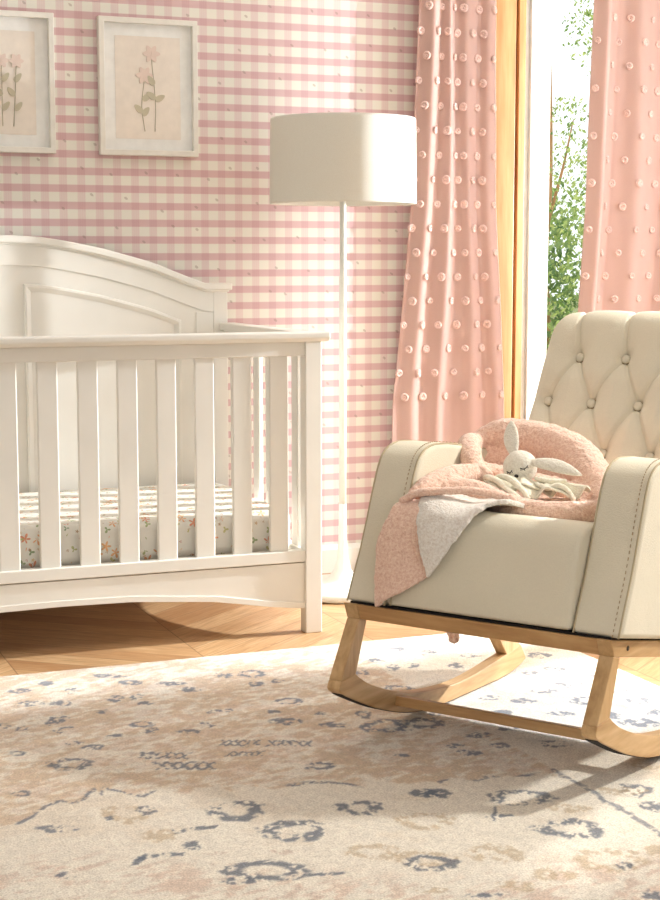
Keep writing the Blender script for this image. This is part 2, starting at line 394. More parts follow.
# ------------------------------------------------------------------ framed prints
PAPER = simple('print_paper', (238, 228, 216), .8); MATB = simple('picture_mat', (244, 243, 239), .8)
FRAME = simple('white_picture_frame', (236, 232, 222), .4)
STEM = simple('drawn_stem', (184, 176, 152), .8); LEAFP = simple('drawn_leaf', (198, 190, 166), .8); BLOOM = simple('drawn_blossom', (232, 212, 200), .8)
PGLASS = G.m
def picture(x0, x1, z0, z1, label, pw, kind):
    t = thing('picture_frame', label, 'picture', ((x0+x1)/2, WALL_Y, z0), 0, None)
    w, h = (x1-x0)/2, z1-z0; fw = .018
    bm = bmesh.new()
    o_ = [(-w, 0), (w, 0), (w, h), (-w, h)]; i_ = [(-w+fw, fw), (w-fw, fw), (w-fw, h-fw), (-w+fw, h-fw)]
    for ya, yb in ((-.028, -.001),):
        A = [bm.verts.new((x, ya, z)) for x, z in o_]; B = [bm.verts.new((x, ya, z)) for x, z in i_]
        C_ = [bm.verts.new((x, yb, z)) for x, z in o_]; D = [bm.verts.new((x, yb, z)) for x, z in i_]
        for k in range(4):
            l = (k+1) % 4
            bm.faces.new((A[k], A[l], B[l], B[k])); bm.faces.new((C_[k], C_[l], D[l], D[k]))
            bm.faces.new((A[k], A[l], C_[l], C_[k])); bm.faces.new((B[k], B[l], D[l], D[k]))
    from_bm('frame', bm, FRAME, t, bevel=.002)
    bm = bmesh.new(); box(bm, -w+fw, w-fw, -.010, -.002, fw, h-fw); from_bm('picture_mat', bm, MATB, t)
    bm = bmesh.new(); m = (w-fw)*(1-pw); box(bm, -w+fw+m, w-fw-m, -.0115, -.0095, fw+m*.95, h-fw-m); pr_ = from_bm('print', bm, PAPER, t)
    Yp = -.0125; zb = fw+m*.95+.025
    nonlocal_ = [0]
    def stem(pts): 
        bm = bmesh.new(); tube(bm, catmull([(x, Yp, z) for x, z in pts], 6), .0012, 6); from_bm('stem', bm, STEM, pr_, True)
    def leaf(x, z, a, l=.03, wd=.009, m_=LEAFP, n='leaf'):
        nonlocal_[0] += 1; bm = bmesh.new(); P = []; l_ = .0004*(nonlocal_[0] % 7)
        for k in range(12):
            s = 2*PI*k/12; u = l/2*(1+math.cos(s)); v = wd*math.sin(s)*(1-.3*math.cos(s))
            P.append((x+u*math.cos(a)-v*math.sin(a), z+u*math.sin(a)+v*math.cos(a)))
        prism(bm, P, Yp-.0006-l_, Yp+.0016, 'y'); from_bm(n, bm, m_, pr_)
    if kind == 0:
        for dx, c in ((-.035, -.01), (0, .0), (.035, .012)):
            stem([(dx, zb), (dx+c*.5, zb+.09), (dx+c, zb+.2)])
            for k in range(3): leaf(dx+c*.4, zb+.05+.045*k, PI/2+(.7 if k % 2 else -.7), .035)
            for k in range(6): leaf(dx+c, zb+.205, k*PI/3, .024, .008, BLOOM, 'petal')
    else:
        stem([(-.012, zb), (-.022, zb+.08), (-.012, zb+.17)]); stem([(.022, zb), (.024, zb+.10), (.012, zb+.24)])
        for (x, z, a) in ((-.02, zb+.05, .9), (-.02, zb+.06, 2.4), (-.02, zb+.1, .6), (.024, zb+.1, .5), (.024, zb+.105, 2.5), (.02, zb+.15, 2.2)):
            leaf(x, z, a, .036, .010)
        for cx_, cz_ in ((-.012, zb+.18), (.012, zb+.25)):
            for k in range(6): leaf(cx_, cz_, k*PI/3, .03, .009, BLOOM, 'petal')
    return t
picture(.803, 1.136, 1.444, 1.885, 'white framed print of three upright garden flowers, further left above the crib', .72, 0)
picture(1.281, 1.614, 1.444, 1.885, 'white framed print of two leafy stems, the one nearer the floor lamp', .74, 1)

# ------------------------------------------------------------------ floor lamp
LS = MatB('white_lamp_linen'); LS.col(LS.ramp(LS.noise(500, 2), [(.3, lin((232, 229, 218))), (.7, lin((242, 240, 231)))])); LS.set(Roughness=.85)
tr = LS.n('ShaderNodeBsdfTranslucent'); tr.inputs[0].default_value = (*lin((240, 236, 224)), 1); mx = LS.n('ShaderNodeMixShader'); mx.inputs[0].default_value = .25
LS.link(LS.b.outputs[0], mx.inputs[1]); LS.link(tr.outputs[0], mx.inputs[2]); LS.link(mx.outputs[0], LS.out.inputs[0])
lamp = thing('floor_lamp', 'tall white floor lamp with a wide drum shade standing between the crib and the curtain', 'floor lamp', (2.004, 4.86, 0))
bm = bmesh.new(); lathe(bm, [(.001, .002), (.188, .002), (.192, .006), (.192, .020), (.188, .025), (.15, .029), (.09, .036), (.05, .050), (.028, .078), (.018, .12), (.0148, .17), (.0131, .22), (.0125, .27), (.0125, .30)], 64)
from_bm('lamp_base', bm, LAMPW, lamp, True)
bm = bmesh.new(); lathe(bm, [(.001, .299), (.0123, .299), (.0123, 1.05), (.0105, 1.06), (.0105, 1.40), (.001, 1.40)], 24); from_bm('pole', bm, LAMPW, lamp, True)
bm = bmesh.new(); RS = .238; lathe(bm, [(RS-.003, 1.286), (RS, 1.284), (RS+.001, 1.29), (RS-.003, 1.548), (RS-.004, 1.556), (RS-.007, 1.556), (RS-.005, 1.45), (RS-.003, 1.286)], 96)
from_bm('lamp_shade', bm, LS.m, lamp, True)
bm = bmesh.new()
for k in range(3):
    a = 2*PI*k/3+.4; tube(bm, [(0, 0, 1.40), (RS*.98*math.cos(a), RS*.98*math.sin(a), 1.545)], .003, 6)
from_bm('shade_carrier', bm, LAMPW, lamp, True)
BULB = simple('frosted_bulb', (245, 243, 236), .2)
bm = bmesh.new(); lathe(bm, [(.001, 1.39), (.014, 1.39), (.015, 1.42), (.028, 1.455), (.03, 1.475), (.022, 1.497), (.001, 1.505)], 20); from_bm('bulb', bm, BULB, lamp, True)

# ------------------------------------------------------------------ curtains
CUR = mat_curtain('blush_sheer_cotton', (232, 199, 188), .35)
TUFT = mat_terry('blush_tuft_yarn', (240, 208, 198), (222, 178, 166))
CREAM = simple('curtain_hem_edge', (240, 214, 202), .9)
def curtain(label, cxl, zt, zb, left, right, n, amp, nf, phase, seed, tuft_rows, tuft_cols, px):
    rnd = random.Random(seed)
    """left/right: x of the side edges as functions of z"""
    t = thing('curtain', label, 'curtain', (px, 5.125, 0), 0, 'tufted blush curtains at the window')
    cum = [0.0]; wts = [rnd.uniform(.6, 1.4) for _ in range(nf)]
    tot = sum(wts)
    for w in wts: cum.append(cum[-1]+w/tot)
    def S(u, z):
        x0, x1 = left(z), right(z)
        ph = np.interp(u, cum, np.arange(nf+1))*2*PI+phase
        y = amp*(math.sin(ph)+.22*math.sin(2*ph+.8+z*.6)+.08*math.sin(3.1*ph+z*1.7))*(1-.12*math.sin(z*2+u*5))
        x = x0+(x1-x0)*u+.005*math.cos(ph)+.006*math.sin(z*3+u*9)
        return Vector((x-px, y+.008*math.sin(z*2.3+u*4), z))
    nu, nz = n, 44
    bm = bmesh.new(); g = [[bm.verts.new(S(i/nu, zb+(zt-zb)*j/nz)) for i in range(nu+1)] for j in range(nz+1)]
    for j in range(nz):
        for i in range(nu): bm.faces.new((g[j][i], g[j][i+1], g[j+1][i+1], g[j+1][i]))
    c = from_bm('fabric_panel', bm, CUR, t, True)
    so = c.modifiers.new('s', 'SOLIDIFY'); so.thickness = .0015
    bm = bmesh.new(); tube(bm, [S(1.0, zb+(zt-zb)*j/nz) for j in range(nz+1)], .0035, 6); from_bm('side_hem', bm, CREAM, t, True)
    # yarn tufts
    bm = bmesh.new()
    tube(bm, [(.0085*math.cos(2*PI*k/12), 0, .0085*math.sin(2*PI*k/12)) for k in range(12)], .0055, 8, True)
    tube(bm, [(-.003, -.001, 0), (.003, -.001, 0)], .004, 6)
    proto = None
    for r in range(tuft_rows[0], tuft_rows[1]):
        z = 1.72-r*.0845
        for k in range(tuft_cols):
            u = (k+(.5 if r % 2 else 0)+.22)/tuft_cols
            if u > .99: continue
            p = S(u, z); e = S(min(u+.004, 1), z)-S(max(u-.004, 0), z)
            if proto is None:
                me = bpy.data.meshes.new('tuft'); bmesh.ops.recalc_face_normals(bm, faces=bm.faces[:]); bm.to_mesh(me); bm.free()
                me.materials.append(TUFT)
                for q in me.polygons: q.use_smooth = True
                o = proto = bpy.data.objects.new('tuft', me)
            else: o = proto.copy()
            COL.objects.link(o); o.parent = t
            ang = math.atan2(e.y, e.x); nrm = Vector((math.sin(ang), -math.cos(ang), 0))
            if nrm.y > 0: nrm = -nrm
            o.location = p+nrm*.004; o.rotation_euler = (rnd.uniform(-.2, .2), rnd.uniform(0, 3), ang)
            s = rnd.uniform(.9, 1.15); o.scale = (s, s, s)
    return t
# left panel: narrow and pulled back at the top, widening downwards
curtain('blush tufted curtain panel between the floor lamp and the pine window casing', 0, 2.2, .02,
        lambda z: interp([0, .6, .9, 1.3, 1.8, 2.2], [2.29, 2.30, 2.335, 2.375, 2.39, 2.40], z),
        lambda z: interp([0, .6, .9, 1.1, 1.3, 1.8, 2.2], [2.75, 2.745, 2.73, 2.715, 2.70, 2.69, 2.69], z),
        110, .011, 4, .6, 4, (-3, 14), 6, 2.5)
curtain('blush tufted curtain panel behind the tufted back of the rocking chair', 0, 2.2, .02,
        lambda z: interp([0, .8, 1.3, 2.2], [3.02, 3.05, 3.085, 3.10], z), lambda z: 3.85, 150, .017, 6, 2.2, 8, (-3, 12), 9, 3.4)
ROD = simple('brass_rod', (190, 160, 110), .35, Metallic=.6)
rod = thing('curtain_rod', 'brass curtain rod above the window, carrying both blush curtains', 'curtain rod', (3.1, 5.125, 2.21))
bm = bmesh.new(); tube(bm, [(-.85, 0, 0), (.95, 0, 0)], .011, 16)
from_bm('rod', bm, ROD, rod, True)
for x in (-.8, .9):
    bm = bmesh.new(); tube(bm, [(x, 0, 0), (x, .074, 0)], .006, 8); from_bm('bracket', bm, ROD, rod, True)
# ------------------------------------------------------------------ crib
CX = .95; HF = .779; YF = 4.353; YB = 5.11
crib = thing('crib', 'white wooden crib with an arched headboard and flat slats against the gingham wall', 'crib', (CX, (YF+YB)/2, 0))
OFF = Vector((CX, (YF+YB)/2, 0))
def cb(name, bm, parent=crib, bevel=.003, mat=PAINT, smooth=False, seg=2):
    for v in bm.verts: v.co -= OFF
    return from_bm(name, bm, mat, parent, smooth, bevel, seg)
XR = CX+HF; XL = CX-HF; PW = .052
for x0 in (XR-PW, XL):
    bm = bmesh.new(); box(bm, x0, x0+PW, YF, YF+.045, 0, .868); cb('front_post', bm)
# front cap
bm = bmesh.new(); prism(bm, [(YF-.022, .896), (YF+.058, .896), (YF+.058, .885), (YF+.050, .868), (YF-.010, .868), (YF-.022, .880)], XL-.02, XR+.02); cb('top_cap', bm, bevel=.004)
bm = bmesh.new(); box(bm, XL+PW-.001, XR-PW+.001, YF+.006, YF+.038, .826, .869); cb('top_rail', bm)
bm = bmesh.new(); box(bm, XL+PW-.001, XR-PW+.001, YF+.004, YF+.038, .216, .251); cb('bottom_rail', bm)
# apron with an arched lower edge
def apz(x):
    return interp([0, .2, .45, .62, .70, .735], [.140, .137, .117, .088, .078, .076], abs(x-CX))
xs = np.linspace(XL+PW-.001, XR-PW+.001, 61)
bm = bmesh.new(); prism(bm, [(float(x), apz(x)) for x in xs]+[(XR-PW+.001, .2125), (XL+PW-.001, .2125)], YF+.010, YF+.030, 'y'); ap = cb('apron', bm, bevel=0)
bm = bmesh.new(); prism(bm, [(float(x), apz(x)-.0005) for x in xs]+[(float(x), apz(x)+.017) for x in xs[::-1]], YF+.0068, YF+.0102, 'y'); cb('apron_moulding', bm, ap, bevel=.001)
# front slats
pitch, sw = .1131, .0575
k = 0; x = 1.628-sw
while x > XL+PW+.01:
    bm = bmesh.new(); box(bm, x, x+sw, YF+.013, YF+.029, .249, .828); cb('front_slat', bm); x -= pitch
# end frames
for side in (1, -1):
    xo = XR-.028 if side == 1 else XL+.028; xi = xo-side*.028; a, b = min(xo, xi), max(xo, xi)
    bm = bmesh.new(); box(bm, a-.014, b+.014, YF+.055, YB-.001, .872, .896); cb('end_cap', bm, bevel=.004)
    bm = bmesh.new(); box(bm, a, b, YF+.045, YB+.001, .826, .873); cb('end_top_rail', bm)
    bm = bmesh.new(); ys = np.linspace(YF+.044, YB+.001, 31)
    prism(bm, [(float(y), .085+.055*max(0,math.sin(PI*(y-YF-.044)/(YB-YF-.043)))**.8) for y in ys]+[(YB+.001, .251), (YF+.044, .251)], a, b); cb('end_bottom_rail', bm)
    for j in range(6):
        y = YF+.075+j*.1155
        bm = bmesh.new(); box(bm, (a+b)/2-.008, (a+b)/2+.008, y, y+.05, .249, .828); cb('end_slat', bm)
    # headboard post
    x0 = XR-.090 if side == 1 else XL+.040
    bm = bmesh.new(); box(bm, x0, x0+.050, YB-.004, YB+.040, 0, 1.002); post = cb('back_post', bm)
    if side == 1:
        for z in (.40, .47, .60, .67):
            bm = bmesh.new(); lathe(bm, [(.001, -.0012), (.0045, -.0012), (.0052, .0005), (.001, .0005)], 12)
            for v in bm.verts: v.co = Vector((v.co.x, v.co.z, v.co.y))
            for v in bm.verts: v.co += Vector((x0-.055, YB-.001, z))
            cb('bolt', bm, post, 0, SCREW)
# headboard
HW = XR-.0900-CX          # half width between the posts
def arch(x, off=0):
    z = interp([0, .1, .18, .31, .475, .575, .64, .66, .80], [1.182, 1.178, 1.167, 1.142, 1.097, 1.058, 1.034, 1.0275, 1.0275], abs(x-CX))
    return z-off
def arch_s(x, off=0):      # smoothed
    return sum(arch(x+d, off) for d in (-.02, -.01, 0, .01, .02))/5 if abs(x-CX) < .62 else arch(x, off)
xs = [CX+HW*t/40 for t in range(-40, 41)]
bm = bmesh.new(); prism(bm, [(x, arch_s(x, .03)) for x in xs]+[(CX+HW, .14), (CX-HW, .14)], YB, YB+.026, 'y'); hb = cb('headboard', bm, bevel=0)
# cap moulding following the arch, running level over the posts
XE = CX+.752
xs2 = [CX+XE_*1.0 for XE_ in np.linspace(-.752, .752, 97)]
for (o0, o1, ya, yb, bv) in ((0, .024, YB-.020, YB+.052, .006), (.020, .030, YB-.009, YB+.043, .003)):
    bm = bmesh.new(); e = 0 if o0 == 0 else .008
    X2 = [CX+(x-CX)*(1-e/.76) for x in xs2]
    prism(bm, [(x, arch_s(x, o0)) for x in X2]+[(x, arch_s(x, o1)) for x in X2[::-1]], ya, yb, 'y')
    cb('headboard_cap', bm, hb, bevel=bv, seg=3)
# raised frame board below the cap (leaves a thin line along its lower edge)
iw = HW-.062
bm = bmesh.new()
prism(bm, [(x, arch_s(x, .03)) for x in xs]+[(x, arch_s(x, .094)) for x in xs[::-1]], YB-.005, YB+.001, 'y'); cb('arched_rail', bm, hb, bevel=.0015)
for s in (1, -1):
    a, b = sorted((CX+s*HW, CX+s*(HW-.060)))
    bm = bmesh.new(); box(bm, a, b, YB-.003, YB+.001, .16, arch_s(CX+s*(HW-.03), .096)); cb('stile', bm, hb, bevel=.0015)
# two recessed panels, framed by mouldings
for s in (1, -1):
    xin, xout = CX+s*.056, CX+s*.578
    def top(x, d): return arch_s(x, .150+d) if abs(x-CX) < .55 else arch_s(x, .150+d)
    X = np.linspace(xin, xout, 41)
    outer = [(float(x), min(top(x, 0), 1.034)) for x in X]+[(xout, .20), (xin, .20)]
    X2 = np.linspace(xin+s*.024, xout-s*.024, 41)
    inner = [(float(x), min(top(x, .025), 1.010)) for x in X2]+[(xout-s*.024, .224), (xin+s*.024, .224)]
    bm = bmesh.new()
    mid = [((o[0]*.6+i[0]*.4), (o[1]*.6+i[1]*.4)) for o, i in zip(outer, inner)]
    L0 = [bm.verts.new((x, YB+.002, z)) for x, z in outer]; L1 = [bm.verts.new((x, YB-.009, z)) for x, z in [(o[0]*.85+i[0]*.15, o[1]*.85+i[1]*.15) for o, i in zip(outer, inner)]]
    L2 = [bm.verts.new((x, YB-.010, z)) for x, z in mid]; L3 = [bm.verts.new((x, YB-.001, z)) for x, z in inner]
    n = len(outer)
    for A_, B_ in ((L0, L1), (L1, L2), (L2, L3)):
        for q in range(n): bm.faces.new((A_[q], A_[(q+1) % n], B_[(q+1) % n], B_[q]))
    cb('panel_moulding', bm, hb, bevel=0)
# mattress support and mattress
bm = bmesh.new(); box(bm, XL+.05, XR-.05, YF+.05, YB-.01, .225, .236); cb('mattress_support', bm)
def mattress():
    bm = bmesh.new(); box(bm, XL+.075, XR-.072, YF+.050, YB-.022, .236, .366)
    me = bpy.data.meshes.new('m'); bmesh.ops.subdivide_edges(bm, edges=bm.edges[:], cuts=1)
    for v in bm.verts: v.co -= Vector((CX, (YF+YB)/2, .236))
    o = from_bm('crib_mattress', bm, SHEET, None, True, bevel=.035, seg=6)
    o.location = (CX, (YF+YB)/2, .236)
    return o
mt = mattress()
tag(mt, 'crib mattress in a white fitted sheet printed with small orange and green flowers', 'mattress')
# ------------------------------------------------------------------ rocking chair (local: x to its left side's far end, y back, z up; rocked back)
CO = Vector((1.658, 2.737, 0)); CR = math.radians(-56)
RC = Matrix.Rotation(CR, 4, 'Z')
def chair_to_world(p): return CO+(RC @ Vector(p))
MID = Vector((-.2875, .40, 0))
chair = thing('rocking_chair', 'upholstered beige rocking chair with a button-tufted back and pale wooden runners', 'rocking chair', chair_to_world(MID), CR)
def cc(name, bm, mat, parent=None, smooth=False, bevel=0, seg=2, angle=35, off=MID):
    for v in bm.verts: v.co -= off
    return from_bm(name, bm, mat, parent or chair, smooth, bevel, seg, angle)
RX = ((-.62, -.586), (0, .034))          # the two sides
# wooden rails under the upholstery
zt = lambda y: .338-.203*(y-.052)          # top line of the side rails
for a, b in RX:
    bm = bmesh.new(); prism(bm, [(.052, .338), (.835, zt(.835)), (.835, zt(.835)-.037), (.067, .300)], a, b); cc('side_rail', bm, OAK, bevel=.002)
bm = bmesh.new(); prism(bm, [(.056, .336), (.092, .330), (.102, .292), (.069, .300)], -.586, 0); cc('front_rail', bm, OAKX, bevel=.002)
# legs
for a, b in RX:
    bm = bmesh.new(); prism(bm, [(.0665, .3005), (.0980, .292), (.0540, .176), (-.0080, .172)], a+.0005, b-.0005); cc('leg', bm, OAKZ, bevel=.002)
    bm = bmesh.new(); prism(bm, [(.700, zt(.700)-.037), (.770, zt(.770)-.037), (.866, .076), (.790, .062)], a+.0005, b-.0005); cc('leg', bm, OAKZ, bevel=.002)
# runners
top = catmull([(0, .0545, .1765), (0, .070, .164), (0, .117, .138), (0, .210, .102), (0, .320, .073), (0, .464, .054), (0, .587, .052), (0, .75, .066), (0, .865, .079)], 4)
bot = catmull([(0, .895, .036), (0, .84, .020), (0, .760, .0125), (0, .65, .0120), (0, .54, .0122), (0, .45, .0135), (0, .389, .0165), (0, .32, .025), (0, .248, .041), (0, .142, .076), (0, .038, .122), (0, .006, .138), (0, -.010, .148), (0, -.015, .156)], 4)
for a, b in RX:
    bm = bmesh.new(); pts = [(p.y, p.z) for p in top]+[(p.y, p.z) for p in bot]+[(-.0080, .1718)]
    prism(bm, pts, a, b); r = cc('runner', bm, OAK, bevel=.002, angle=50)
    bm = bmesh.new(); pb = [(p.y, p.z) for p in bot[:-7]]
    prism(bm, [(y, z-.0003) for y, z in pb]+[(y, z-.0016) for y, z in pb[::-1]], a+.003, b-.003); cc('runner_pad', bm, BLACK, r)
bm = bmesh.new(); prism(bm, [(.225, .086), (.262, .078), (.256, .056), (.219, .064)], -.586, 0); cc('stretcher', bm, OAKX, bevel=.002)
for x, (y, z) in ((.0342, (.135, zt(.135)-.016)), (-.5858, (.135, zt(.135)-.016))):
    bm = bmesh.new(); tube(bm, [(x-.002, y, z), (x+.0012, y, z)], .0055, 14); cc('bolt', bm, SCREW)
# dark dust cover line
bm = bmesh.new(); prism(bm, [(.066, .3400), (.80, zt(.80)+.004), (.80, zt(.8)+.0005), (.066, .3355)], -.610, .026); cc('dust_cover', bm, BLACK)
# arms
arm = [(.064, .3405), (.090, .395), (.118, .450), (.145, .515), (.168, .575), (.190, .628), (.210, .658), (.240, .676), (.280, .683), (.340, .679), (.44, .664), (.60, .636), (.80, .60), (.84, .585), (.85, .55), (.82, .19), (.80, zt(.80)+.004)]
for a, b in ((-.625, -.512), (-.065, .050)):
    bm = bmesh.new(); prism(bm, arm, a, b); A = cc('armrest', bm, LINEN, smooth=True, bevel=.013, seg=4, angle=60)
    for xs_ in ((a+.007, b-.007)):
        bm = bmesh.new(); cx = (a+b)/2; off = .0015
        P = catmull([(xs_, y, z) for y, z in arm[:12]], 4)
        N = []
        for i, p in enumerate(P):
            t = (P[min(i+1, len(P)-1)]-P[max(i-1, 0)]).normalized(); n = Vector((0, -t.z, t.y)); N.append(p+n*(-.0015))
        tube(bm, N, .0024, 6); cc('seam', bm, SEAM, A, True)
    # stitches beside the outer seam
    bm = bmesh.new(); P = catmull([(b-.019 if a < -.5 else b-.019, y, z) for y, z in arm[:12]], 10); d = 0
    for i in range(0, len(P)-3, 2):
        t = (P[i+1]-P[i]).normalized(); n = Vector((0, -t.z, t.y))*.0022
        tube(bm, [P[i]+n, P[i+1]+n], .0011, 5)
    cc('stitching', bm, STITCH, A)
# seat
seat = [(.062, .343), (.070, .400), (.084, .460), (.096, .508), (.108, .533), (.130, .546), (.165, .549), (.30, .528), (.48, .494), (.63, .465), (.66, .45), (.66, .23)]
bm = bmesh.new(); n = 14; xs = [-.5135+(-.0640+.5135)*i/n for i in range(n+1)]
rings = []
for i, x in enumerate(xs):
    t = 2*i/n-1; crown = .007*(1-t**4)
    ring = []
    for j, (y, z) in enumerate(seat):
        c = crown if 5 <= j <= 9 else 0; f = -.006*(1-t*t) if 1 <= j <= 4 else 0
        ring.append(bm.verts.new((x, y+f, z+c)))
    rings.append(ring)
for r0, r1 in zip(rings, rings[1:]):
    m = len(seat)
    for j in range(m): bm.faces.new((r0[j], r0[(j+1) % m], r1[(j+1) % m], r1[j]))
bm.faces.new(rings[0]); bm.faces.new(rings[-1][::-1])
S_ = cc('seat', bm, LINEN, smooth=True, bevel=.010, seg=3, angle=40)
for x in (-.500,):
    bm = bmesh.new(); P = catmull([(x, y-.001, z) for y, z in seat[:5]], 4); tube(bm, P, .0022, 6); cc('seam', bm, SEAM, S_, True)
# tufted back
BX0, BX1 = -.512, -.058
def line_y(z): return .69+.60*(z-.638)
T0, T1 = .40, .985
dirv = Vector((0, .60, 1)).normalized(); nrm = Vector((0, -1, .60)).normalized()
base = Vector((0, line_y(.42), .42)); LEN = (.938-.42)/dirv.z
dx = .126
B1 = [(-.420, .868), (-.294, .868), (-.168, .868)]; B2 = [(-.476, .758), (-.356, .758), (-.231, .758), (-.105, .758)]
B3 = [(-.418, .642), (-.292, .642), (-.168, .642)]; B4 = [(-.476, .53), (-.350, .53), (-.225, .53), (-.099, .53)]
BT = [(x, (z-.42)/dirv.z) for x, z in B1+B2+B3+B4]
segs = []
def lk(A_, B_, C_=1):
    for a in A_:
        for b in B_:
            if abs(a[0]-b[0]) < .08: segs.append(((a[0], (a[1]-.42)/dirv.z), (b[0], (b[1]-.42)/dirv.z)))
lk(B1, B2); lk(B2, B3); lk(B3, B4)
for x, z in B1: segs.append(((x, (z-.42)/dirv.z), (x+(x+.2875)*.10+.012*np.sign(x+.2875), LEN+.10)))
def dseg(px, py, s):
    (ax, ay), (bx, by) = s; vx, vy = bx-ax, by-ay; t = max(0, min(1, ((px-ax)*vx+(py-ay)*vy)/(vx*vx+vy*vy)))
    return math.hypot(px-ax-vx*t, py-ay-vy*t)
def relief(x, s):
    h = 0
    db = min(math.hypot(x-bx, s-by) for bx, by in BT); h -= .022*math.exp(-(db/.016)**2)+.014*math.exp(-(db/.048)**2)
    dl = min(dseg(x, s, q) for q in segs); h -= .0095*math.exp(-(dl/.0055)**2)+.007*math.exp(-(dl/.028)**2)
    return h
# profile: s along the front, then over the crest and down the back
prof = []; ns = 170
TH = .115; RT = .055
for i in range(ns+1):
    s = LEN*i/ns; prof.append((base+dirv*s, nrm, s))
cen = base+dirv*LEN-nrm*RT
for i in range(1, 25):
    a = PI*i/24; d = nrm*math.cos(a)+dirv*math.sin(a); prof.append((cen+d*RT, d, LEN+RT*a))
for i in range(1, 13):
    s = LEN*(1-i/12); prof.append((base+dirv*s-nrm*2*RT, -nrm, 99))
nx = 170; bm = bmesh.new(); grid = []
for p, nn, s in prof:
    row = []
    for i in range(nx+1):
        u = i/nx; x = BX0+(BX1-BX0)*u; e = min(u, 1-u)*(BX1-BX0)
        edge = .030*(1-math.sqrt(max(0, 1-(1-min(e/.034, 1))**2)))       # rounded side edge
        h = 0
        if s < 90:
            h = relief(x, s)*min(1, e/.02+.25)
            if s > LEN: h *= max(0, 1-(s-LEN)/(RT*2.4))
            h += .012
        # rounded top corners and slight crown of the crest
        top_drop = 0; w = max(0, (s if s < 90 else LEN+RT*3)-(LEN-.06))
        q = p+nn*(h-edge)
        if s > LEN-.10 or s > 90:
            k = min(1, ((s-(LEN-.10))/.10) if s < 90 else 1)
            cr = .030*(1-min(e/.07, 1))**2+.006*((u-.5)*2)**2
            q = q-dirv*cr*k
        row.append(bm.verts.new((x, q.y, q.z)))
    grid.append(row)
for r0, r1 in zip(grid, grid[1:]):
    for i in range(nx): bm.faces.new((r0[i], r0[i+1], r1[i+1], r1[i]))
# close the sides and the bottom
m = len(grid)
for c in (0, nx):
    pass
left = [r[0] for r in grid]; right = [r[-1] for r in grid]
bm.faces.new(left); bm.faces.new(right[::-1]); bm.faces.new(grid[0][::-1]+grid[-1][:])
back = cc('backrest', bm, LINEN, smooth=True)
for x, s in BT[:-4]:
    p = base+dirv*s+nrm*(-.026)
    bm = bmesh.new(); lathe(bm, [(.001, -.003), (.0112, -.003), (.0122, .001), (.0105, .0050), (.006, .0078), (.001, .0085)], 20)
    Rm = nrm.to_track_quat('Z', 'Y').to_matrix()
    for v in bm.verts: v.co = Rm @ v.co+Vector((x, p.y, p.z))+nrm*.004
    cc('button', bm, LINEN, back, True)
    bm = bmesh.new(); tube(bm, [Rm @ Vector((.0125*math.cos(2*PI*k/20), .0125*math.sin(2*PI*k/20), 0))+Vector((x, p.y, p.z))+nrm*.002 for k in range(20)], .0016, 5, True)
    cc('button_rim', bm, STITCH, back, True)
# ------------------------------------------------------------------ blanket
def seat_z(y): return interp([.10, .13, .165, .30, .48, .63], [.54, .560, .562, .541, .507, .478], y)+.010
BO = Vector((-.38, .35, .55))
blanket = thing('throw_blanket', 'blush pink fleece throw bunched on the rocking chair seat, one corner hanging over the front', 'blanket', chair_to_world(BO), CR)
def noisy_blob(bm, path, rad, squash=1.0, seg=14, k=7):
    P = catmull(path, k)
    t = np.linspace(0, 1, len(rad)); R_ = [float(np.interp(i/(len(P)-1), t, rad)) for i in range(len(P))]
    tube(bm, P, R_, seg, False, squash)
    for q, r in ((P[0], R_[0]), (P[-1], R_[-1])):
        sp = bmesh.ops.create_icosphere(bm, subdivisions=2, radius=r); bmesh.ops.translate(bm, verts=sp['verts'], vec=q)
bm = bmesh.new()
# high rim round the back, resting on arm and backrest
noisy_blob(bm, [(-.565, .54, .645), (-.535, .56, .665), (-.49, .575, .678), (-.42, .585, .672), (-.35, .57, .662), (-.28, .55, .640), (-.215, .50, .598), (-.165, .45, .566), (-.13, .39, .560), (-.115, .33, .566)],
           [.018, .034, .042, .046, .048, .048, .046, .040, .032, .022])
noisy_blob(bm, [(-.53, .55, .60), (-.45, .60, .60), (-.36, .60, .58), (-.28, .56, .55), (-.2, .50, .53), (-.13, .42, .53)], [.05, .07, .075, .075, .06, .04])
# front roll
noisy_blob(bm, [(-.50, .20, .582), (-.455, .245, .588), (-.40, .27, .580), (-.345, .27, .564), (-.285, .26, .554), (-.225, .265, .548), (-.17, .29, .548), (-.125, .33, .548), (-.100, .38, .545)],
           [.020, .027, .029, .028, .027, .029, .030, .028, .02])
noisy_blob(bm, [(-.50, .34, .575), (-.42, .36, .555), (-.32, .37, .548), (-.22, .37, .545), (-.13, .38, .545)], [.03, .035, .03, .03, .028], .8)
# inner bed
noisy_blob(bm, [(-.50, .44, .585), (-.40, .46, .565), (-.30, .45, .555), (-.20, .43, .548)], [.045, .05, .05, .04])
# fold on the left
noisy_blob(bm, [(-.545, .58, .640), (-.548, .52, .655), (-.528, .46, .660), (-.495, .41, .642), (-.470, .385, .610), (-.465, .37, .58)], [.030, .030, .028, .028, .028, .026])
noisy_blob(bm, [(-.505, .145, .572), (-.49, .19, .595), (-.48, .25, .605), (-.465, .31, .608), (-.44, .37, .60)], [.014, .022, .028, .03, .028])
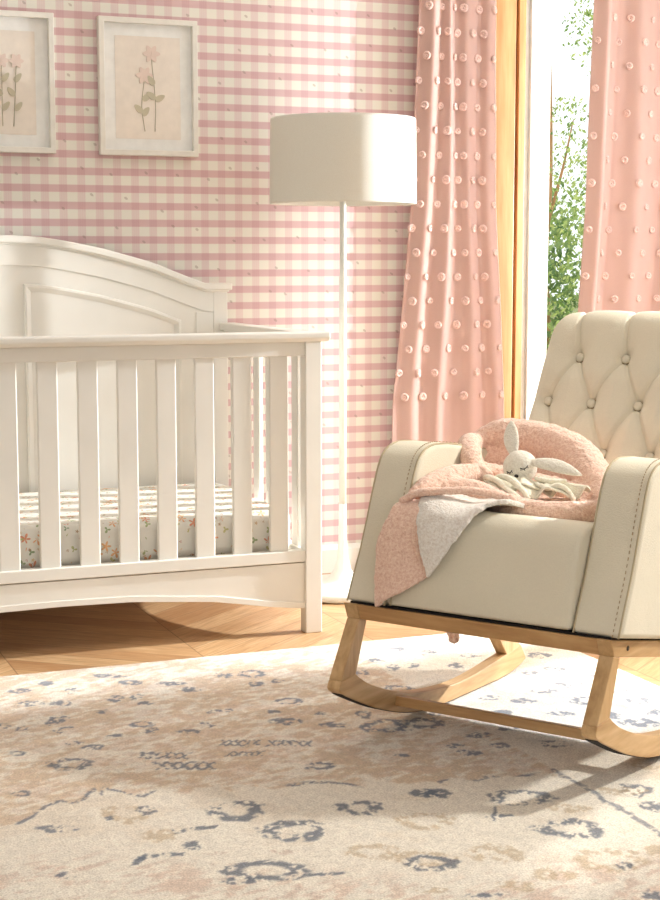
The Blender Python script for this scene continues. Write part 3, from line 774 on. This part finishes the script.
# over the arm, hanging down on the outer side
noisy_blob(bm, [(-.50, .60, .64), (-.59, .615, .652), (-.648, .62, .62), (-.655, .62, .54), (-.655, .62, .44), (-.657, .62, .30), (-.657, .620, .18), (-.657, .625, .135)], [.05, .044, .048, .052, .058, .055, .045, .018], .24)
bo = cc('fleece', bm, TERRY, blanket, off=BO)
rm = bo.modifiers.new('r', 'REMESH'); rm.mode = 'VOXEL'; rm.voxel_size = .006
sm = bo.modifiers.new('s', 'SMOOTH'); sm.iterations = 7; sm.factor = .6
bake(bo)
sd = bo.modifiers.new('sub', 'SUBSURF'); sd.levels = sd.render_levels = 1
tx = bpy.data.textures.new('fleece_fuzz', 'CLOUDS'); tx.noise_scale = .012; tx.noise_depth = 3
dm = bo.modifiers.new('d', 'DISPLACE'); dm.texture = tx; dm.strength = .006; dm.mid_level = .5; dm.texture_coords = 'LOCAL'
# draped corner: polygon in (x, arc length) bent over the seat edge
sp_ = [(.058-.0, .300), (.058, .350), (.070, .400), (.084, .460), (.094, .508), (.104, .537), (.128, .554), (.165, .559), (.30, .540), (.40, .525)]
sl = [0]
for (a, b), (c, d) in zip(sp_, sp_[1:]): sl.append(sl[-1]+math.hypot(c-a, d-b))
def zs(z): return interp([p[1] for p in sp_[:8]], sl[:8], z)          # arc length of a height on the front
def drape(name, poly, mat, off, par=blanket, thick=.010, seed=0, curl=0):
    bm = bmesh.new(); f = bm.faces.new([bm.verts.new((x, s, 0)) for x, s in poly])
    x0, x1 = min(p[0] for p in poly), max(p[0] for p in poly); s0, s1 = min(p[1] for p in poly), max(p[1] for p in poly)
    for ax, a, b in ((0, x0, x1), (1, s0, s1)):
        t = a+.009
        while t < b:
            co = [0, 0, 0]; co[ax] = t; no = [0, 0, 0]; no[ax] = 1
            bmesh.ops.bisect_plane(bm, geom=bm.verts[:]+bm.edges[:]+bm.faces[:], plane_co=co, plane_no=no); t += .009
    bmesh.ops.triangulate(bm, faces=[f for f in bm.faces if len(f.verts) > 4])
    for v in bm.verts:
        x, s = v.co.x, v.co.y
        y = np.interp(s, sl, [p[0] for p in sp_]); z = np.interp(s, sl, [p[1] for p in sp_])
        e = .004; y2 = np.interp(s+e, sl, [p[0] for p in sp_]); z2 = np.interp(s+e, sl, [p[1] for p in sp_])
        t = Vector((0, y2-y, z2-z))
        t = t.normalized() if t.length > 0 else Vector((0, 0, 1)); n = Vector((0, -t.z, t.y))
        w = .006*math.sin(x*38+s*14+seed)+.005*math.sin(x*21-s*30+seed*2)
        v.co = Vector((x, float(y), float(z)))+n*(off+w+curl*max(0, (zs(.50)-s))*.10)
    o = cc(name, bm, mat, par, True, off=BO)
    so = o.modifiers.new('so', 'SOLIDIFY'); so.thickness = thick; so.offset = 1
    sd = o.modifiers.new('sub', 'SUBSURF'); sd.levels = sd.render_levels = 1
    dm = o.modifiers.new('d', 'DISPLACE'); dm.texture = tx; dm.strength = .006; dm.mid_level = .5; dm.texture_coords = 'LOCAL'
    return o
top_s = sl[7]+.05
drape('hanging_corner', [(-.470, zs(.566)), (-.400, zs(.418)), (-.460, zs(.375)), (-.526, zs(.338)), (-.540, zs(.40)), (-.538, zs(.47)), (-.520, zs(.53)), (-.500, zs(.560))], TERRY, .012)
d2 = drape('turned_back_lining', [(-.478, zs(.560)), (-.399, zs(.413)), (-.375, zs(.445)), (-.350, zs(.49)), (-.325, zs(.525)), (-.30, zs(.552)), (-.262, sl[6]+.03), (-.262, sl[7]+.07), (-.36, sl[7]+.12), (-.50, sl[7]+.10), (-.508, sl[6]+.02)], SHERPA, .014, seed=1.3)
d2['label'] = 'ivory fleece underside turned outwards'
# rolled edge of the fold
bm = bmesh.new()
noisy_blob(bm, [(-.503, .118, .572), (-.47, .128, .590), (-.42, .150, .596), (-.37, .18, .598), (-.32, .205, .590), (-.285, .215, .580)], [.010, .012, .011, .011, .012, .014], .8, 10)
e_ = cc('rolled_edge', bm, TERRY, blanket, True, off=BO)
dm = e_.modifiers.new('d', 'DISPLACE'); dm.texture = tx; dm.strength = .006; dm.mid_level = .5; dm.texture_coords = 'LOCAL'

# ------------------------------------------------------------------ bunny comforter
UO = Vector((-.345, .36, .60))
bunny = thing('bunny_comforter', 'small cream plush bunny comforter asleep in the folds of the pink blanket', 'plush toy', chair_to_world(UO+Vector((.012, 0, -.010))), CR)
hc = Vector((-.362, .385, .640))
bm = bmesh.new()
s_ = bmesh.ops.create_uvsphere(bm, u_segments=36, v_segments=24, radius=1)['verts']
for v in s_:
    c = v.co; k = 1+.10*max(0, -c.z)*(1 if c.y < 0 else .4)
    v.co = Vector((c.x*.0400*k, c.y*.036*k, c.z*.0385))+Vector((0, -.006*max(0, -c.z+.2), 0))
Rh = Matrix.Rotation(math.radians(-16), 3, 'Y') @ Matrix.Rotation(math.radians(8), 3, 'X') @ Matrix.Rotation(math.radians(12), 3, 'Z')
for v in bm.verts: v.co = Rh @ v.co+hc
head = cc('head', bm, PLUSH, bunny, True, off=UO)
def hp(x, z):      # a point on the front of the head
    y = -math.sqrt(max(.0001, 1-(x/.041)**2-(z/.0395)**2))*.037-.0015-.006*max(0, -z/.0385+.2)
    return Rh @ Vector((x*(1+.10*max(0, -z/.0385)), y*(1+.10*max(0, -z/.0385)), z))+hc
def ear(path, rad, sq, name='ear'):
    bm = bmesh.new(); noisy_blob(bm, path, rad, sq, 16, 6)
    cc(name, bm, PLUSH, head, True, off=UO)
def flat_ear(p0, p1, bend, w, th, facing):
    p0, p1, facing = Vector(p0), Vector(p1), Vector(facing).normalized(); ax = (p1-p0).normalized(); sd = ax.cross(facing).normalized(); L_ = (p1-p0).length
    bm = bmesh.new(); R_ = []
    for i in range(17):
        t = i/16; prof_w = w*(math.sin(PI*min(1, .10+.90*t))**.6)*(.72+.5*t*(1-t)*2+.15*t) if t < 1 else .001
        c = p0+ax*L_*t+Vector(bend)*math.sin(PI*t)
        prof_t = th*min(1, (prof_w/w)*1.2+.05)
        R_.append([bm.verts.new(c+sd*prof_w*math.cos(a)+facing*prof_t*math.sin(a)*(1 if math.sin(a) < 0 else .55)) for a in [2*PI*k/16 for k in range(16)]])
    for a, b in zip(R_, R_[1:]):
        for k in range(16): bm.faces.new((a[k], a[(k+1) % 16], b[(k+1) % 16], b[k]))
    bm.faces.new(R_[0][::-1]); bm.faces.new(R_[-1]); cc('ear', bm, PLUSH, head, True, off=UO)
flat_ear((-.378, .385, .664), (-.408, .425, .742), (-.004, 0, 0), .0185, .009, (.1, -1, .25))
flat_ear((-.335, .375, .655), (-.205, .385, .632), (0, 0, .007), .0165, .009, (.1, -.8, .7))
# sleeping eyes and nose
for x0, x1, sgn in ((-.024, -.010, 1), (.010, .027, 1)):
    bm = bmesh.new(); P = [hp(x0+(x1-x0)*k/8, .002-.0045*math.sin(PI*k/8)) for k in range(9)]; tube(bm, P, .0010, 6)
    for k in (1, 4, 7):
        q = P[k]; tube(bm, [q, hp(x0+(x1-x0)*k/8+(.002 if k > 4 else -.002 if k < 4 else 0), .002-.0045*math.sin(PI*k/8)-.004)], .0007, 5)
    cc('closed_eye', bm, THREAD, head, True, off=UO)
bm = bmesh.new(); q = hp(-.003, -.013); s_ = bmesh.ops.create_uvsphere(bm, u_segments=14, v_segments=10, radius=1)['verts']
for v in s_: v.co = Vector((v.co.x*.0055, v.co.y*.003, v.co.z*.0038*(1 if v.co.z > 0 else 1.2)))+q
cc('nose', bm, THREAD, head, True, off=UO)
# ruffled muslin body
def ruffle(cx, cy, cz, rx, ry, a0, a1, nr, amp, seed, drop):
    bm = bmesh.new(); NA, NR = 90, 14; g = []
    for j in range(NR+1):
        t = j/NR; row = []
        for i in range(NA+1):
            a = a0+(a1-a0)*i/NA; w = math.sin(a*nr+seed)*amp*t**1.2+math.sin(a*nr*1.9+seed*2)*amp*.35*t
            rr = 1+.10*math.sin(a*nr*.5+seed)
            row.append(bm.verts.new((cx+rx*rr*t*math.cos(a), cy+ry*rr*t*math.sin(a)-w*.35, cz+w+drop*(1-t)**1.0*.6-.012*t)))
        g.append(row)
    for r0, r1 in zip(g, g[1:]):
        for i in range(NA): bm.faces.new((r0[i], r0[i+1], r1[i+1], r1[i]))
    o = cc('ruffled_cloth', bm, CLOTH, bunny, True, off=UO)
    so = o.modifiers.new('so', 'SOLIDIFY'); so.thickness = .0045; so.offset = 0
ruffle(-.345, .365, .612, .090, .075, -PI*1.02, -.05*PI, 5.2, .014, .5, .02)
ruffle(-.290, .375, .610, .100, .085, -PI*.62, .10*PI, 6.5, .012, 2.0, .012)
# loops of folded cloth in front of the chin
bm = bmesh.new()
for P in ([(-.425, .33, .612), (-.405, .305, .622), (-.375, .295, .618), (-.345, .285, .603), (-.315, .275, .590), (-.30, .28, .578)],
          [(-.40, .325, .618), (-.37, .315, .625), (-.335, .30, .618), (-.305, .29, .600), (-.29, .285, .585)],
          [(-.29, .33, .612), (-.26, .32, .606), (-.235, .33, .612), (-.215, .335, .600), (-.20, .33, .585)],
          [(-.30, .345, .622), (-.265, .345, .618), (-.235, .355, .620)]):
    noisy_blob(bm, P, [.005, .0085, .009, .008, .006], .8, 10, 5)
cc('folded_cloth', bm, CLOTH, bunny, True, off=UO)
# ------------------------------------------------------------------ rug
MOTIFS = [(0.743,3.37,0.053,0.045,'r','b'),(0.952,3.347,0.056,0.025,'c','b'),(0.973,3.262,0.068,0.027,'c','b'),(1.138,3.376,0.046,0.022,'c','b'),(1.242,3.326,0.053,0.022,'c','b'),(1.122,3.294,0.045,0.018,'c','b'),(0.983,2.949,0.06,0.057,'r','b'),(1.054,2.798,0.072,0.058,'r','b'),(1.222,2.871,0.048,0.043,'r','b'),(1.383,2.905,0.035,0.03,'b','b'),(1.406,2.896,0.031,0.033,'b','b'),(1.247,3.152,0.035,0.03,'r','b'),(1.442,3.149,0.018,0.014,'b','b'),(1.554,2.809,0.068,0.048,'r','b'),(1.554,2.608,0.07,0.054,'r','b'),(1.312,2.754,0.057,0.049,'r','t'),(1.152,2.639,0.049,0.042,'r','t'),(1.226,2.572,0.055,0.043,'r','t'),(1.229,2.549,0.046,0.038,'r','b'),(1.361,2.544,0.054,0.049,'b','t'),(1.407,2.421,0.045,0.032,'b','t'),(1.537,2.436,0.068,0.058,'r','t'),(1.547,2.4,0.016,0.019,'b','b'),(1.642,2.447,0.019,0.035,'b','t'),(1.523,2.266,0.024,0.026,'b','b'),(0.626,2.982,0.043,0.024,'b','b'),(0.774,3.014,0.055,0.051,'r','t'),(0.817,3.015,0.022,0.034,'b','b'),(0.729,3.001,0.01,0.017,'b','b'),(0.805,2.869,0.038,0.036,'b','t'),(0.878,2.881,0.043,0.016,'s','b'),(0.776,2.769,0.046,0.017,'s','b'),(0.738,2.769,0.017,0.024,'s','b'),(0.851,2.794,0.019,0.02,'b','b'),(0.932,2.627,0.081,0.05,'r','b'),(1.017,2.572,0.054,0.011,'s','b'),(0.875,2.6,0.036,0.018,'b','b'),(0.6,2.741,0.02,0.014,'b','b'),(1.248,2.376,0.043,0.013,'b','b'),(1.173,2.44,0.032,0.013,'b','t'),(1.326,2.393,0.053,0.022,'b','t'),(1.0,2.706,0.028,0.01,'b','p'),(0.875,2.745,0.024,0.012,'b','p'),(1.461,2.743,0.006,0.04,'s','b'),(1.462,2.724,0.03,0.011,'s','b'),(1.612,2.708,0.046,0.023,'b','t'),(1.794,2.753,0.042,0.044,'b','b'),(1.772,2.663,0.03,0.029,'b','b'),(1.765,2.764,0.062,0.025,'b','t'),(1.905,2.886,0.033,0.027,'b','t'),(0.693,3.674,0.017,0.02,'b','b'),(0.645,3.486,0.02,0.018,'r','b'),(0.606,3.211,0.019,0.018,'r','b'),(0.66,3.713,0.017,0.024,'b','b'),(0.769,3.696,0.012,0.025,'b','b'),(0.792,3.714,0.026,0.033,'b','b'),(0.788,3.618,0.026,0.024,'r','b'),(0.788,3.517,0.025,0.015,'b','b'),(0.758,3.878,0.037,0.027,'b','b'),(0.827,3.85,0.037,0.027,'b','b'),(0.902,3.743,0.015,0.021,'b','b'),(0.965,3.843,0.023,0.036,'b','b'),(1.022,3.841,0.02,0.027,'b','b'),(1.023,3.771,0.027,0.018,'b','b'),(0.887,3.536,0.026,0.015,'b','b'),(0.823,3.47,0.03,0.015,'b','b'),(0.97,3.597,0.029,0.024,'r','b'),(0.977,3.542,0.021,0.024,'b','b'),(1.057,3.501,0.028,0.016,'b','b'),(1.112,3.54,0.019,0.024,'b','b'),(1.163,3.638,0.015,0.021,'b','b'),(1.134,3.93,0.039,0.024,'b','b'),(1.165,3.854,0.028,0.024,'b','b'),(1.009,4.067,0.053,0.02,'b','b'),(1.04,3.978,0.031,0.024,'b','b'),(0.877,3.96,0.021,0.028,'b','b'),(0.758,4.008,0.031,0.024,'b','b'),(0.832,4.052,0.021,0.025,'b','b'),(1.292,3.953,0.029,0.03,'b','b'),(1.366,3.946,0.035,0.041,'r','b'),(1.344,3.845,0.021,0.029,'b','b'),(1.403,3.854,0.018,0.024,'b','b'),(1.36,3.655,0.038,0.031,'r','b'),(1.301,3.582,0.02,0.017,'b','b'),(1.294,3.493,0.045,0.032,'b','b'),(1.387,3.429,0.033,0.028,'b','b'),(1.395,3.526,0.012,0.013,'b','b'),(1.195,3.635,0.015,0.017,'b','b'),(1.493,3.477,0.022,0.033,'r','b'),(1.501,3.375,0.059,0.056,'r','b'),(1.599,3.362,0.048,0.048,'r','b'),(1.67,3.425,0.032,0.025,'b','b'),(1.67,3.661,0.041,0.038,'r','b'),(1.741,3.862,0.022,0.037,'b','b'),(1.797,3.863,0.019,0.032,'b','b'),(1.9,3.977,0.025,0.034,'b','b'),(1.726,3.95,0.025,0.027,'b','b'),(1.697,4.059,0.031,0.028,'b','b'),(1.637,3.847,0.027,0.025,'b','b'),(1.846,4.049,0.031,0.023,'b','b'),(1.757,3.605,0.018,0.023,'b','b'),(1.906,3.819,0.027,0.032,'b','b'),(1.994,3.903,0.028,0.028,'b','b'),(1.87,3.687,0.026,0.03,'b','b'),(2.175,3.83,0.036,0.034,'b','b'),(2.142,3.689,0.032,0.031,'b','b'),(2.059,3.677,0.024,0.031,'b','b'),(2.096,3.531,0.044,0.034,'b','b'),(2.007,3.505,0.038,0.033,'b','b'),(2.053,3.385,0.043,0.036,'r','b'),(1.937,3.308,0.037,0.025,'b','b'),(1.914,3.441,0.033,0.031,'b','b'),(1.805,3.37,0.029,0.025,'b','b'),(2.041,3.247,0.032,0.03,'b','b'),(2.181,3.334,0.038,0.036,'b','b'),(2.075,3.17,0.053,0.037,'b','b'),(2.156,3.229,0.024,0.026,'b','b'),(2.181,3.435,0.028,0.028,'b','b'),(2.216,3.58,0.029,0.025,'b','b'),(1.834,3.223,0.047,0.024,'b','b'),(1.845,3.499,0.028,0.023,'b','b'),(1.673,3.219,0.03,0.023,'b','b'),(1.585,3.172,0.025,0.022,'b','b'),(1.803,3.1,0.034,0.03,'b','b'),(1.764,3.242,0.028,0.02,'b','b'),(1.593,3.112,0.034,0.018,'b','b'),(1.68,3.133,0.027,0.022,'b','b')]
ZIG = [(0.569, 3.041), (0.617, 3.083), (0.67, 3.139), (0.694, 3.11), (0.745, 3.175), (0.746, 3.128), (0.768, 3.18), (0.806, 3.138), (0.838, 3.098), (0.876, 3.136), (0.918, 3.079), (0.952, 3.12), (0.991, 3.104), (1.012, 3.055), (1.044, 3.097), (1.082, 3.067), (1.103, 3.045), (1.161, 3.049), (1.218, 3.04), (1.249, 3.014), (1.283, 2.986), (1.323, 3.026), (1.366, 2.967), (1.426, 2.971), (1.44, 2.951), (1.477, 2.978), (1.515, 2.935), (1.556, 2.946), (1.616, 2.922), (1.672, 2.914), (1.7, 2.874)]

def build_rug():
    xs = np.concatenate([np.arange(-.62, .42, .03), np.arange(.42, 2.3001, .0052)]); ys = np.concatenate([np.arange(1.2, 2.2, .03), np.arange(2.2, 4.1651, .0055)])
    xs[-1] = 2.300; ys[-1] = 4.165
    X, Y = np.meshgrid(xs, ys); ny, nx = X.shape
    wx = X+.012*(fbm(X*22, Y*22, 3)-.5)*2; wy = Y+.012*(fbm(X*22, Y*22, 9)-.5)*2
    cream = np.array(lin((248, 239, 224))); tan = np.array(lin((218, 190, 156))); rose = np.array(lin((222, 192, 172)))
    blue = np.array(lin((100, 108, 126))); gold = np.array(lin((200, 172, 128))); ink = np.array(lin((70, 86, 108)))
    n1 = fbm(X*9, Y*9, 1, 4); n2 = fbm(X*60, Y*40, 5, 3); n3 = fbm(X*2.2, Y*2.2, 8, 3); n4 = fbm(X*34+Y*10, Y*60-X*20, 21, 4)
    zx = [p[0] for p in ZIG]; zy = [p[1] for p in ZIG]
    zl = np.interp(wx[0:1, :].repeat(ny, 0), zx, zy)
    field = sstep(-.006, .006, wy-zl)*sstep(1.712, 1.700, wx)          # inside the zig-zag line
    # bands of the border towards the edge of the rug
    c = np.ones((ny, nx, 3))*cream
    def lay(c, m, colr): return c*(1-m[..., None])+colr*m[..., None]
    c = lay(c, field*sstep(.40, .58, n4*.62+n1*.38)*.8, tan)
    c = lay(c, field*sstep(.50, .62, fbm(X*26, Y*44, 31))*.35, rose)
    near = sstep(.09, -.09, wy-np.maximum(2.95-.65*(wx-.45), 2.46))                      # rosy band towards the front edge
    c = lay(c, near*sstep(.45, .62, n4*.6+n1*.4)*.7, rose)
    edge = np.maximum(sstep(3.86, 3.96, Y), sstep(1.80, 1.92, X))
    c = lay(c, edge*sstep(.50, .62, n1)*.25, tan)
    c = lay(c, (1-field)*(1-near)*sstep(.60, .70, n1)*.16, tan)
    rag = fbm(X*95, Y*75, 40, 3)
    # the zig-zag outline and the straight line along the side border
    dz = np.abs(wy-zl-.004); line = sstep(.011, .005, dz)*(wx < 1.705)*sstep(.42, .50, fbm(X*12, Y*12, 51, 2))
    dl = np.abs(wx-1.705); line = np.maximum(line, sstep(.009, .004, dl)*(wy < 2.95)*.9)
    c = lay(c, np.clip(line*sstep(.32, .46, rag), 0, 1)*.85, blue)
    for (mx, my, rx, ry, k, cn) in MOTIFS:
        r = max(rx, ry)*1.6; sel = np.where((np.abs(xs-mx) < r*1.3))[0]; sey = np.where((np.abs(ys-my) < r*1.3))[0]
        if len(sel) < 2 or len(sey) < 2: continue
        s = np.ix_(sey, sel)
        # motifs lie along the view-facing diagonal: measure in axes turned by the rug's weave
        ca, sa = math.cos(.383), math.sin(.383)
        u = ((wx[s]-mx)*ca-(wy[s]-my)*sa)/max(rx, .008); v = ((wx[s]-mx)*sa+(wy[s]-my)*ca)/max(ry, .012)
        rr = np.hypot(u, v); an = np.arctan2(v, u); seed = mx*31+my*17
        rag_ = rag[s]; sh = 1+.07*np.sin(an*3+seed)+.06*np.sin(an*8+seed*2)
        if k == 'r': m = sstep(1.08, .92, rr/sh)*sstep(.38, .58, rr/sh)*sstep(.38, .50, rag_)
        elif k == 'c':
            ph = (u*2.6) % 1.0-.5; q = np.hypot(ph*1.9, v); m = sstep(1.05, .9, q)*sstep(.45, .62, q)*(np.abs(u) < 1)*sstep(.30, .42, rag_)
        elif k == 's': m = sstep(.8, .5, np.abs(v-.7*np.sin(u*1.8)))*(np.abs(u) < 1)*sstep(.38, .48, rag_)
        else: m = sstep(1.05, .85, rr/sh)*sstep(.40, .52, rag_)
        colr = {'b': blue if (my > 2.97) else ink*.6+blue*.4, 't': gold, 'p': rose*.9}[cn]
        c[s] = lay(c[s], np.clip(m, 0, 1)*(.85 if cn == 'b' else .6), colr)
    # small scattered motifs in the part of the field that has none listed
    c *= (.86+.28*fbm(X*120, Y*90, 63, 2))[..., None]
    z = .0085+.0016*(fbm(X*90, Y*90, 77, 2)-.5)
    verts = np.stack([X, Y, z], -1).reshape(-1, 3)
    idx = np.arange(nx*ny).reshape(ny, nx)
    q = np.stack([idx[:-1, :-1], idx[:-1, 1:], idx[1:, 1:], idx[1:, :-1]], -1).reshape(-1, 4)
    # skirt down to the floor
    ring = np.concatenate([idx[0, :], idx[1:, -1], idx[-1, -2::-1], idx[-2:0:-1, 0]])
    sk = verts[ring].copy(); sk[:, 2] = .0008; b0 = len(verts); nr = len(ring)
    verts = np.concatenate([verts, sk]); i = np.arange(nr); j = (i+1) % nr
    q2 = np.stack([ring[i], b0+i, b0+j, ring[j]], -1)
    faces = np.concatenate([q, q2])
    me = bpy.data.meshes.new('area_rug'); cxr, cyr = 1.0, 3.0
    verts[:, 0] -= cxr; verts[:, 1] -= cyr
    me.vertices.add(len(verts)); me.vertices.foreach_set('co', verts.astype(np.float32).ravel())
    me.loops.add(faces.size); me.loops.foreach_set('vertex_index', faces.astype(np.int32).ravel())
    me.polygons.add(len(faces)); me.polygons.foreach_set('loop_start', np.arange(0, faces.size, 4, dtype=np.int32))
    me.update(calc_edges=True); me.validate()
    ca_ = me.color_attributes.new('weave', 'FLOAT_COLOR', 'POINT')
    cc_ = np.concatenate([c.reshape(-1, 3), np.ones((nr, 3))*cream]); cc_ = np.concatenate([np.clip(cc_, 0, 1), np.ones((len(cc_), 1))], 1)
    ca_.data.foreach_set('color', cc_.astype(np.float32).ravel())
    o = obj('area_rug', me, mat_attr('rug_pile', 'weave'), None, True, (cxr, cyr, 0))
    tag(o, 'faded cream, tan and slate blue oriental style rug under the rocking chair', 'rug')
build_rug()

# ------------------------------------------------------------------ light and camera
w = bpy.data.worlds.new('world'); SC.world = w; w.use_nodes = True
bg = w.node_tree.nodes['Background']; bg.inputs[0].default_value = (.96, 1.0, 1.03, 1); bg.inputs[1].default_value = 1.4
def light(kind, name, loc, target, energy, color, **k):
    l = bpy.data.lights.new(name, kind); l.energy = energy; l.color = color
    for a, v in k.items(): setattr(l, a, v)
    o = bpy.data.objects.new(name, l); COL.objects.link(o); o.location = loc
    o.rotation_euler = (Vector(target)-Vector(loc)).to_track_quat('-Z', 'Y').to_euler(); return o
light('AREA', 'right_key_light', (4.85, 4.15, 1.30), (1.8, 4.2, .6), 335, (.96, 1.0, 1.03), shape='DISK', size=.07)  # small nearby lamp, not the sun, placed by the spread of the shadows
light('SUN', 'garden_sun', (4, 9, 6), (4-.9*3, 9-.6*3, 6-.7*3), 1.6, (1.0, .93, .82), angle=math.radians(1.5))
light('AREA', 'right_fill_light', (4.03, 4.12, 1.25), (0, 4.12, 1.25), 24, (.92, 1.0, 1.08), shape='RECTANGLE', size=.75, size_y=1.8)  # soft fill panel added in the opening to lift back wall and headboard
light('AREA', 'front_fill_light', (1.2, -.4, 1.9), (1.2, 3.6, .9), 21, (.95, 1.0, 1.02), shape='RECTANGLE', size=3.4, size_y=1.2)  # broad fill panel added behind the camera, no window there
light('SPOT', 'chair_spot', (3.95, 2.65, 2.3), (2.0, 3.1, .62), 290, (1.0, .99, .93), spot_size=math.radians(40), spot_blend=.7, shadow_soft_size=.12)  # spot added to brighten chair seat, blanket and bunny; no window there
cam = bpy.data.cameras.new('camera'); co = bpy.data.objects.new('camera', cam); COL.objects.link(co)
p = math.atan(192/1600); a = math.radians(21.95)
co.location = (0, 0, 1.11); co.rotation_euler = (PI/2-p, 0, -a)
cam.sensor_fit = 'VERTICAL'; cam.sensor_height = 36; cam.lens = 1600/900*36; cam.clip_start = .05
SC.camera = co
SC.view_settings.view_transform = 'Standard'; SC.view_settings.look = 'None'; SC.view_settings.gamma = 1; SC.view_settings.exposure = .16
